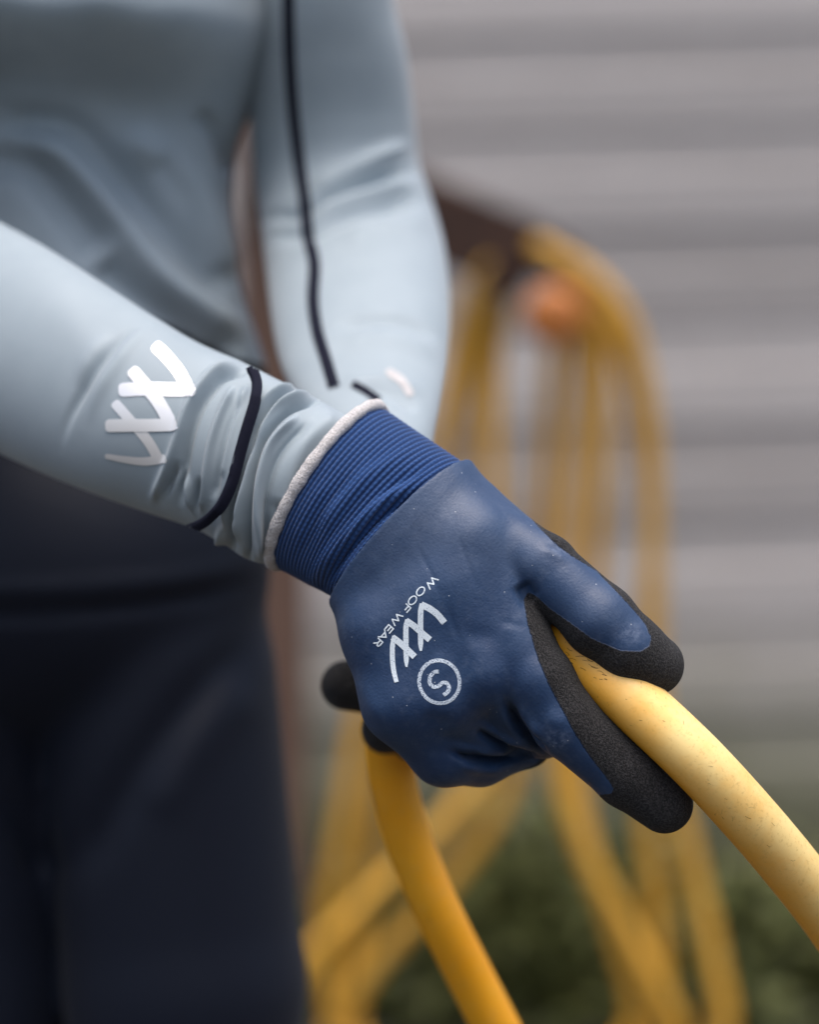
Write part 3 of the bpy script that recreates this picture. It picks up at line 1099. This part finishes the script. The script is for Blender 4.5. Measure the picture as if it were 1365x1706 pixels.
# ---- leggings (one knitted piece, waist to ankle)
LV = Vol((-520, 380, -320), (760, 3420, 330), 14.0)
lg = LV.new()
sc_ = FPX / 1.42
for prim in [
    LV.ell((62, 590, 0), (330, 330, 190)), LV.ell((80, 940, 0), (372, 300, 268)),
    LV.cone((258, 1120, 0, 203), (311, 1640, -10, 198)), LV.cone((-95, 1120, 0, 203), (-92, 1640, 70, 200)),
    LV.cone((311, 1640, -10, 198), (300, 2250, -10, 175)), LV.cone((-92, 1640, 70, 200), (-92, 2250, 60, 185)),
    LV.cone((300, 2250, -10, 175), (310, 2650, 25, 145)), LV.cone((-92, 2250, 60, 185), (-155, 2650, 25, 145)),
    LV.cone((310, 2650, 25, 145), (312, 3290, 30, 92)), LV.cone((-155, 2650, 25, 145), (-160, 3290, 30, 92))]:
    sl, d = prim
    lg[sl] = smin(lg[sl], d, 24)
V, F = LV.mesh(lg)
V = smooth(V, F, 3)
# pixel-like space at depth 1.42 -> metres
Vm = np.stack([(V[:, 0] - 682.5) / sc_, 1.42 + V[:, 2] / sc_, CAM_Z - (V[:, 1] - 853) / sc_], 1)
Nm = mesh_normals(Vm, F)
if (Nm * (Vm - Vm.mean(0))).sum() < 0:
    F = F[:, ::-1]; Nm = -Nm
Vm = creases(Vm, Nm, [([(-300, 1030), (80, 1022), (300, 1000), (470, 960)], 12, -3.0), ([(-300, 985), (80, 980), (300, 962), (470, 925)], 12, 2.0),
                      ([(455, 1040), (340, 1150), (215, 1310), (105, 1490)], 36, -6), ([(-60, 1230), (30, 1370), (88, 1490)], 30, -6), ([(430, 1130), (330, 1230), (240, 1370)], 40, 2.5)], 0.2)
link('leggings', mesh(Vm, F), MAT['leggings'], person)

# boots
for sx, fx in ((1, 312), (-1, -160)):
    x0 = (fx - 682.5) / sc_
    fv = Vol((x0 - 0.12, 1.18, -0.02), (x0 + 0.12, 1.58, 0.26), 0.006)
    v = fv.new(); v[:] = 1
    fv.add(v, fv.cone((x0, 1.44, 0.20, 0.045), (x0, 1.44, 0.07, 0.044), 0.05), 0)
    fv.add(v, fv.cone((x0, 1.46, 0.045, 0.042), (x0 + sx * 0.012, 1.29, 0.036, 0.038), 0.05), 0.04)
    v = np.maximum(v, (0.004 - fv.ax[2])[None, None, :] + 0 * v)
    vv, ff = fv.mesh(v)
    link('boot', mesh(smooth(vv, ff, 2), ff), MAT['boot'], person)

# ------------------------------------------------------------------ right glove (the subject)
D0, SC0 = 1.06, FPX / 1.06
HV = Vol((500, 720, -130), (1200, 1420, 300), 3.2)

# wrist frame, from the hem to where the coating starts
HEM_A, HEM_B = np.array([640., 683.]), np.array([463., 945.])
BND_A, BND_B = np.array([778., 777.]), np.array([564., 997.])


def cuff_section(t):
    """ring data at t (0 hem, 1 coating edge): centre, half vector, axis dir, bow, dz centre, half thickness"""
    A = HEM_A + (BND_A - HEM_A) * t
    B = HEM_B + (BND_B - HEM_B) * t
    C, H = (A + B) / 2, (A - B) / 2
    ax = np.array([-H[1], H[0]]); ax /= np.linalg.norm(ax)
    return C, H, ax, -42 + 8 * t, 150 - 64 * t, 116 - 18 * t


Cb, Hb, axb, bowb, dzb, bb = cuff_section(1.0)
palm_prims = [
    ((728, 822, 70, 62), (790, 905, 30, 66)), ((690, 850, 68, 78), (760, 980, 20, 66)), ((640, 905, 70, 74), (700, 1010, 30, 64)),
    ((606, 950, 78, 58), (640, 1050, 42, 66)),
    ((790, 905, 30, 66), (866, 1078, 2, 57)), ((760, 980, 20, 66), (812, 1122, -6, 60)), ((700, 1010, 30, 64), (742, 1165, 6, 60)), ((640, 1050, 42, 66), (672, 1168, 26, 68)),
    ((790, 900, 66, 60), (852, 968, 62, 40)), ((800, 864, 84, 48), (922, 958, 50, 52))]
palmv = HV.new()
for a, b in palm_prims:
    HV.add(palmv, HV.cone(a, b), 34)
# wrist stub: elliptical sleeve of coating
X, Y, Zg = HV.ax[0][:, None, None], HV.ax[1][None, :, None], HV.ax[2][None, None, :]
hb = np.linalg.norm(Hb)
e1 = Hb / hb
al = (X - Cb[0]) * axb[0] + (Y - Cb[1]) * axb[1]
sgn = 1.0 if axb @ (np.array([720., 1000.]) - Cb) > 0 else -1.0
al = al * sgn
ss = (X - Cb[0]) * e1[0] + (Y - Cb[1]) * e1[1]
kk = np.sqrt((ss / (hb + 1)) ** 2 + ((Zg - dzb) / (bb + 1)) ** 2)
kk = kk + np.clip(al, 0, None) * 0.0022
stub = (kk - 1) * 100
stub = -smin(-stub, -(al - 70) + 0 * stub, 50)
stub = np.maximum(stub, -al - 90)
palmv = smin(palmv, stub.astype(np.float32), 40)
fingers = [
    # thumb
    [(800, 880, 50, 58), (905, 943, 8, 54), (1000, 1034, -18, 61), (1052, 1083, -18, 57), (1090, 1108, -10, 51)],
    # index
    [(858, 1062, -4, 55), (900, 1135, -18, 58), (943, 1203, -18, 57), (1046, 1292, -4, 54), (1108, 1341, 6, 48)],
    # middle, folded under
    [(812, 1122, -2, 58), (880, 1204, 66, 50), (905, 1212, 92, 50), (905, 1150, 180, 46), (850, 1085, 225, 42)],
    # ring
    [(742, 1165, 8, 58), (800, 1208, 70, 52), (872, 1212, 112, 49), (890, 1170, 195, 46), (815, 1110, 236, 42)],
    # little finger
    [(674, 1172, 28, 66), (742, 1250, 70, 60), (800, 1254, 112, 55), (876, 1232, 150, 46), (860, 1190, 215, 44), (790, 1140, 240, 38)],
]
hand = palmv
ks = [16, 18, 14, 14, 26]
acc = None
for fp, kf in zip(fingers, ks):
    ch = HV.chain(fp, 12)
    u = smin(palmv, ch, kf)
    acc = u if acc is None else smin(acc, u, 4)
hand = acc
# the coating ends on a tilted plane round the wrist
tilt = 0.32
clipf = -(al - tilt * (Zg - dzb))
hand = np.maximum(hand, clipf.astype(np.float32))
V, F = HV.mesh(hand)
V = smooth(V, F, 2, 0.5)
Vm = Pn(np.stack([V[:, 0], V[:, 1], D0 + V[:, 2] / SC0], 1))
Nm = mesh_normals(Vm, F)
if (Nm * (Vm - Vm.mean(0))).sum() < 0:
    F = F[:, ::-1]; Nm = -Nm
gl_creases = [
    ([(868, 968), (878, 990), (892, 1004)], 14, -3.0),
    ([(846, 1168), (858, 1194), (885, 1232), (916, 1268)], 6.5, -7.5), ([(826, 1158), (838, 1186), (862, 1220), (895, 1254)], 9, 2.2), ([(862, 1170), (880, 1200), (905, 1236)], 8, 1.5),
    ([(796, 1216), (826, 1238), (868, 1256), (908, 1268)], 5.5, -7.0), ([(806, 1206), (836, 1226), (880, 1246)], 6, 1.8), ([(752, 1252), (785, 1263), (830, 1268), (888, 1262)], 6, -7.5), ([(770, 1240), (810, 1252), (860, 1256)], 6, 1.6), ([(760, 1272), (800, 1282), (850, 1282)], 9, 1.5),
    ([(790, 1218), (812, 1226), (835, 1236)], 7, -1.8), ([(740, 1252), (770, 1256), (805, 1264)], 8, -1.8),
    ([(905, 905), (930, 912), (955, 925)], 6, -0.5), ([(915, 893), (945, 905), (965, 918)], 5, 0.5), ([(895, 915), (925, 925), (950, 940)], 6, 0.4),
    ([(745, 1000), (755, 1040), (770, 1075)], 5, -0.35), ([(690, 900), (720, 960), (738, 1010)], 5, -0.3), ([(760, 880), (780, 940), (800, 990)], 4, -0.3),
    ([(590, 1110), (610, 1160), (650, 1215)], 14, 0.8), ([(830, 1035), (858, 1040), (880, 1050)], 8, -0.5), ([(770, 1065), (800, 1060), (835, 1066)], 18, -0.9),
    ([(720, 1090), (740, 1110), (760, 1120)], 20, 0.6), ([(700, 1190), (730, 1205), (765, 1210)], 16, -1.2), ([(905, 1195), (925, 1200), (945, 1210)], 14, 0.7)]
Vm = creases(Vm, Nm, gl_creases, 0.35)
Nm = mesh_normals(Vm, F)
pxv = toPx(Vm)
black = [(876, 850), (894, 874), (910, 890), (930, 909), (951, 925), (993, 950), (1028, 986), (1054, 1013), (1076, 1040), (1086, 1064), (1082, 1077), (1067, 1086), (1034, 1084),
         (987, 1064), (950, 1037), (917, 1014), (893, 992), (880, 986), (873, 1000), (880, 1040), (897, 1097), (917, 1144), (940, 1187), (960, 1224), (987, 1264), (1014, 1298), (1023, 1314), (1019, 1322), (1000, 1324), (985, 1420), (1260, 1460), (1260, 780), (900, 780)]
sd = poly_sd(pxv, black)
palm = 1 / (1 + np.exp(np.clip(sd / 2.6, -30, 30)))
back = np.clip((Nm[:, 1] - 0.12) / 0.2, 0, 1)
depth_px = (Vm[:, 1] - D0) * SC0
palm = np.maximum(palm, back)
palm = np.maximum(palm, np.clip((depth_px - 120) / 20, 0, 1))
scuff = np.exp(-(((pxv[:, 0] - 928) / 16) ** 2 + ((pxv[:, 1] - 1232) / 15) ** 2)) + 0.6 * np.exp(-(((pxv[:, 0] - 936) / 28) ** 2 + ((pxv[:, 1] - 912) / 12) ** 2)) + 0.5 * np.exp(-(((pxv[:, 0] - 1050) / 22) ** 2 + ((pxv[:, 1] - 1055) / 16) ** 2))
me = mesh(Vm, F)
add_float(me, 'palm', palm)
add_float(me, 'scuff', np.clip(scuff, 0, 1))
# pale sky sheen painted into the colour by the wrist and along the thumb
painted_sheen = np.exp(-(((pxv[:, 0] - 735) / 90) ** 2 + ((pxv[:, 1] - 860) / 75) ** 2)) + 0.7 * np.exp(-(((pxv[:, 0] - 880) / 70) ** 2 + ((pxv[:, 1] - 915) / 40) ** 2))
painted_sheen += 0.45 * np.exp(-(((pxv[:, 0] - 640) / 60) ** 2 + ((pxv[:, 1] - 960) / 70) ** 2)) + 0.5 * np.exp(-(((pxv[:, 0] - 1000) / 60) ** 2 + ((pxv[:, 1] - 1010) / 40) ** 2))
add_float(me, 'painted_sheen', np.clip(painted_sheen, 0, 1))
glove = link('glove', me, MAT['glove'], person)
glove['label'] = 'navy coated glove with black palm and white printing, nearest hand'
GB = BVHTree.FromPolygons([Vector(v) for v in Vm], F.tolist())

# cuff: ribbed knit tube
nu, nv = 300, 520
tt = np.linspace(-0.02, 1.03, nu)
th = np.linspace(0, 2 * math.pi, nv, endpoint=False)
flat = []
for t in tt:
    C, H, ax, bow, dz, b = cuff_section(t)
    ax = ax * (1 if ax @ np.array([0.8, 0.6]) > 0 else -1)
    shrink = 1 - 0.012 * np.clip((t - 0.9) / 0.13, 0, 1) - 0.02 * math.sin(math.pi * np.clip(t, 0, 1)) * 0
    q = C[None] + np.cos(th)[:, None] * H[None] * shrink + np.sin(th)[:, None] * (bow * ax)[None]
    d = D0 + (dz - np.sin(th) * b * shrink) / SC0
    flat.append(np.concatenate([q, d[:, None]], 1))
G = Pn(np.array(flat).reshape(-1, 3)).reshape(nu, nv, 3)
N = orient(G)
Vc = creases(G.reshape(-1, 3), N.reshape(-1, 3), [
    ([(720, 800), (650, 850), (590, 910), (548, 965), (532, 990)], 10, -4.2), ([(700, 795), (630, 840), (570, 900), (525, 960), (505, 980)], 11, 4.0),
    ([(740, 760), (670, 800), (600, 860), (550, 930), (520, 975)], 9, -2.2), ([(700, 740), (630, 785), (560, 850), (515, 930)], 12, 2.0), ([(690, 835), (630, 880), (585, 930), (556, 985)], 8, 2.0), ([(600, 780), (550, 840), (510, 910), (495, 955)], 14, -1.4), ([(640, 760), (580, 820), (530, 890)], 13, 1.2), ([(560, 790), (510, 850), (482, 930)], 12, 1.0)], 0.3)
N = orient(Vc.reshape(G.shape)).reshape(-1, 3)
NR = 19
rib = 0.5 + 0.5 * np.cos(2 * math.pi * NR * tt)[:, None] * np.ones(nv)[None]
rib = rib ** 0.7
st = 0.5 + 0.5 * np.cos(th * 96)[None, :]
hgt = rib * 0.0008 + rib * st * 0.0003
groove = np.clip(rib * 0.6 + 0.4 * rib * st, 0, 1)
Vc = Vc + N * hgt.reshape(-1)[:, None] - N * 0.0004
V, F = loft_mesh(Vc.reshape(G.shape))
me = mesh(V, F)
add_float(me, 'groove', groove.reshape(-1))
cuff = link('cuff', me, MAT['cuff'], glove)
# rolled pale hem
C, H, ax, bow, dz, b = cuff_section(0.0)
ax = ax * (1 if ax @ np.array([0.8, 0.6]) > 0 else -1)
th = np.linspace(0, 2 * math.pi, 420)
q = C[None] - ax[None] * 9 + np.cos(th)[:, None] * H[None] * 1.0 + np.sin(th)[:, None] * (bow * ax)[None]
d = D0 + (dz - np.sin(th) * b) / SC0
path = Pn(np.concatenate([q, d[:, None]], 1))
V, F = tube(path, 10.8 / SC0 * (1 + 0.06 * np.sin(th * 9) + 0.05 * np.sin(th * 23)), 18, cap=False)
cen = np.repeat(path, 18, axis=0)
V = V + (V - cen) * np.random.default_rng(3).normal(0, 0.035, len(V))[:, None]
link('cuff_hem', mesh(V, F), MAT['hem'], glove)

# printing on the back of the glove
zg = lambda l: Z(l, 610, 940, 6.822)
z1 = 1 / 6.822
pr = [
    ribbon(GB, crom(zg([(893, 665), (810, 568), (725, 505), (628, 458)]), 30), 75 * z1, 4, 2, 0.00010),
    ribbon(GB, crom(zg([(632, 445), (622, 560), (621, 760), (624, 985)]), 30), 62 * z1, 4, 2, 0.00013, wtab=[40 * z1, 62 * z1, 62 * z1, 62 * z1, 62 * z1, 60 * z1, 58 * z1, 25 * z1]),
    ribbon(GB, crom(zg([(455, 640), (545, 700), (640, 785), (728, 858)]), 30), 72 * z1, 4, 2, 0.00016),
    ribbon(GB, crom(zg([(468, 625), (455, 720), (455, 900), (461, 1168)]), 30), 60 * z1, 4, 2, 0.00019, wtab=[40 * z1, 60 * z1, 60 * z1, 60 * z1, 60 * z1, 60 * z1, 56 * z1, 22 * z1]),
    ribbon(GB, crom(zg([(300, 828), (385, 892), (470, 970), (555, 1052)]), 30), 72 * z1, 4, 2, 0.00022),
    ribbon(GB, crom(zg([(318, 812), (302, 930), (302, 1080), (318, 1220), (348, 1340)]), 40), 56 * z1, 4, 2, 0.00025, wtab=[38 * z1, 56 * z1, 56 * z1, 56 * z1, 54 * z1, 48 * z1])]
V, F = join(pr)
link('logo_print', mesh(V, F), MAT['print'], glove)
th = np.linspace(0, 2 * math.pi, 90)
rot = R(-20)
ex, ey = 231 * np.cos(th), 248 * np.sin(th)
ring = zg([(835 + a * math.cos(rot) - b * math.sin(rot) * 0.9, 1336 + a * math.sin(rot) * 0.9 + b * math.cos(rot)) for a, b in zip(ex, ey)])
V, F = join([ribbon(GB, ring, 42 * z1, 4, 2, 0.00010),
             ribbon(GB, crom(zg([(828, 1218), (775, 1228), (732, 1280), (726, 1345), (765, 1392), (825, 1385), (870, 1348), (920, 1352), (944, 1400), (930, 1450), (882, 1488)]), 60), 44 * z1, 4, 2, 0.00014)])
link('size_print', mesh(V, F), MAT['print_worn'], glove)

# lettering: reading direction runs down-left, letters' tops point down-right
rd = np.array([-0.662, 0.749])
ud = np.array([0.749, 0.662])
GLY = {
    'W': [[(-0.5, 1), (-0.26, 0), (0, 0.92), (0.26, 0), (0.5, 1)]],
    'O': [[(0.395 * math.cos(a), 0.5 + 0.52 * math.sin(a)) for a in np.linspace(0, 2 * math.pi, 24)]],
    'F': [[(-0.22, 0), (-0.22, 1), (0.26, 1)], [(-0.22, 0.52), (0.2, 0.52)]],
    'E': [[(0.26, 0), (-0.22, 0), (-0.22, 1), (0.26, 1)], [(-0.22, 0.52), (0.2, 0.52)]],
    'A': [[(-0.38, 0), (0, 1), (0.38, 0)], [(-0.24, 0.34), (0.24, 0.34)]],
    'R': [[(-0.24, 0), (-0.24, 1), (0.06, 1), (0.24, 0.88), (0.24, 0.64), (0.06, 0.5), (-0.24, 0.5)], [(0.02, 0.5), (0.28, 0)]],
}
txt = [('W', (750, 208), 1.12), ('O', (622, 308), 1.15), ('O', (530, 411), 1.12), ('F', (463, 497), 1.05), ('W', (350, 622), 1.0), ('E', (265, 733), 0.95), ('A', (203, 806), 0.95), ('R', (143, 888), 0.95)]
pr = []
lift = 0.0001
for ch, c, sz in txt:
    hgt_ = 70.0
    for stroke in GLY[ch]:
        pts = [np.array(c) + rd * (x * 142.0) + ud * ((y - 0.5) * hgt_ * (0.96 + 0.04 * sz)) for x, y in stroke]
        pts = zg(pts)
        if ch == 'O':
            pr.append(ribbon(GB, pts, 2.1, 2, 1.2, lift)); lift += 0.000015
        else:
            for a, b in zip(pts[:-1], pts[1:]):
                a, b = np.array(a), np.array(b)
                u = (b - a) / np.linalg.norm(b - a) * 0.7
                pr.append(ribbon(GB, [a - u, b + u], 2.2, 2, 1.5, lift)); lift += 0.000012
V, F = join(pr)
link('lettering', mesh(V, F), MAT['print'], glove)

# ------------------------------------------------------------------ left glove, holding the hose behind
D1 = 1.175
SC1 = FPX / D1
V2 = Vol((500, 800, -160), (900, 1420, 240), 5.0)
pv = V2.new()
for a, b in [((650, 830, 0, 88), (680, 960, 20, 78)), ((680, 960, 20, 70), (735, 1110, 45, 62)), ((650, 960, 0, 66), (690, 1120, 30, 58)), ((700, 960, 40, 60), (760, 1150, 60, 50))]:
    V2.add(pv, V2.cone(a, b), 34)
fl = [
    [(735, 1110, 50, 50), (700, 1140, 40, 44), (640, 1150, 30, 43), (576, 1142, 28, 42)],
    [(745, 1150, 80, 48), (715, 1190, 60, 44), (690, 1210, 45, 42), (642, 1216, 38, 41)],
    [(755, 1180, 110, 46), (745, 1225, 100, 42), (720, 1235, 70, 40), (690, 1232, 60, 38)],
    [(700, 1000, 20, 46), (770, 1060, 110, 44), (770, 1130, 150, 40)]]
acc = None
for fp in fl:
    u = smin(pv, V2.chain(fp, 10), 22)
    acc = u if acc is None else smin(acc, u, 4)
V, F = V2.mesh(acc)
V = smooth(V, F, 2)
Vm = Pn(np.stack([V[:, 0], V[:, 1], D1 + V[:, 2] / SC1], 1))
Nm = mesh_normals(Vm, F)
if (Nm * (Vm - Vm.mean(0))).sum() < 0:
    F = F[:, ::-1]
me = mesh(Vm, F)
add_float(me, 'palm', np.clip((V[:, 1] - 1000) / 60, 0, 1))
add_float(me, 'scuff', np.zeros(len(V)))
g2 = link('glove', me, MAT['glove'], person)
g2['label'] = 'black-fingered glove behind, fingertips curled round the hose'
ths = np.linspace(0, 2 * math.pi, 64, endpoint=False)
rings = []
for t in np.linspace(0, 1, 40):
    cx, cy, cz = 640 + 12 * t, 760 + 90 * t, 0 + 0 * t
    r_ = 92 + 2 * math.cos(t * 2 * math.pi * 12)
    rings.append([(cx + math.cos(a) * r_, cy + math.cos(a) * 10, D1 + (cz - math.sin(a) * r_) / SC1) for a in ths])
V, F = loft_mesh(Pn(np.array(rings).reshape(-1, 3)).reshape(40, 64, 3))
me = mesh(V, F)
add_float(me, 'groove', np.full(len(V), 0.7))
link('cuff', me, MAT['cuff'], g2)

# ------------------------------------------------------------------ the hose in the hands
hp = [(1180, 2700, 1.34), (1060, 2250, 1.30), (935, 1930, 1.27), (856, 1770, 1.25), (790, 1640, 1.24), (735, 1530, 1.23), (692, 1430, 1.225), (664, 1340, 1.22), (650, 1260, 1.215), (655, 1180, 1.20), (690, 1110, 1.168), (760, 1058, 1.130), (850, 1030, 1.098), (930, 1058, 1.076), (1000, 1118, 1.062), (1080, 1190, 1.052),
      (1160, 1266, 1.048), (1240, 1352, 1.056), (1320, 1446, 1.072), (1400, 1552, 1.092), (1490, 1700, 1.12), (1580, 1900, 1.16), (1650, 2200, 1.22), (1690, 2700, 1.3)]
path = resample(crom(Pn(hp), 900), 0.0025)
px_h = toPx(path)[:, 0]
V, F = tube(path, np.interp(px_h, [760, 1000], [0.0121, 0.0130]), 40)
me = mesh(V, F)
pxv = toPx(V)
# bleached, paler length to the right of the hand, with a painted highlight
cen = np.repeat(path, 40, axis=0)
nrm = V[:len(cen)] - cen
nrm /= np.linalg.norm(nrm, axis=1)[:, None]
side = np.clip(nrm @ np.array([0.25, -0.68, 0.68]) * 0.8 + 0.42, 0, 1)      # highlight painted on the upper side facing the camera
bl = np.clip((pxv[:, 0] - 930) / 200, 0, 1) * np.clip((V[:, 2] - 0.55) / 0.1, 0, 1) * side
add_float(me, 'bleach_highlight', bl)
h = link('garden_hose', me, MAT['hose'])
tag(h, 'yellow hose gripped in both gloved hands, paler to the right of the hand', 'hose')
HB = BVHTree.FromPolygons([Vector(v) for v in V], [list(q) for q in F])
r = np.random.default_rng(11)
pr = []
for k in range(40):
    if k < 26:
        c = np.array([945, 1075]) + np.array([r.uniform(0, 70), 0]) ; c[1] += (c[0] - 945) * 0.75 + r.normal(4, 14)
    else:
        c = np.array([r.uniform(1000, 1330), 0]); c[1] = np.interp(c[0], [1000, 1160, 1320], [1120, 1268, 1445]) + r.normal(0, 24)
    a = R(r.normal(18, 16))
    L = r.uniform(3, 15) if k < 26 else r.uniform(3, 12)
    dv = np.array([math.cos(a), math.sin(a)]) * L / 2
    pr.append(ribbon(HB, [c - dv, c + np.array([0, r.normal(0, 1)]), c + dv], r.uniform(0.4, 1.1) * (1 if k < 26 else 0.6), 1, 1.5, 0.00012 + k * 0.000002))
V, F = join(pr)
link('scuff_marks', mesh(V, F), MAT['mark'], h)['kind'] = 'stuff'
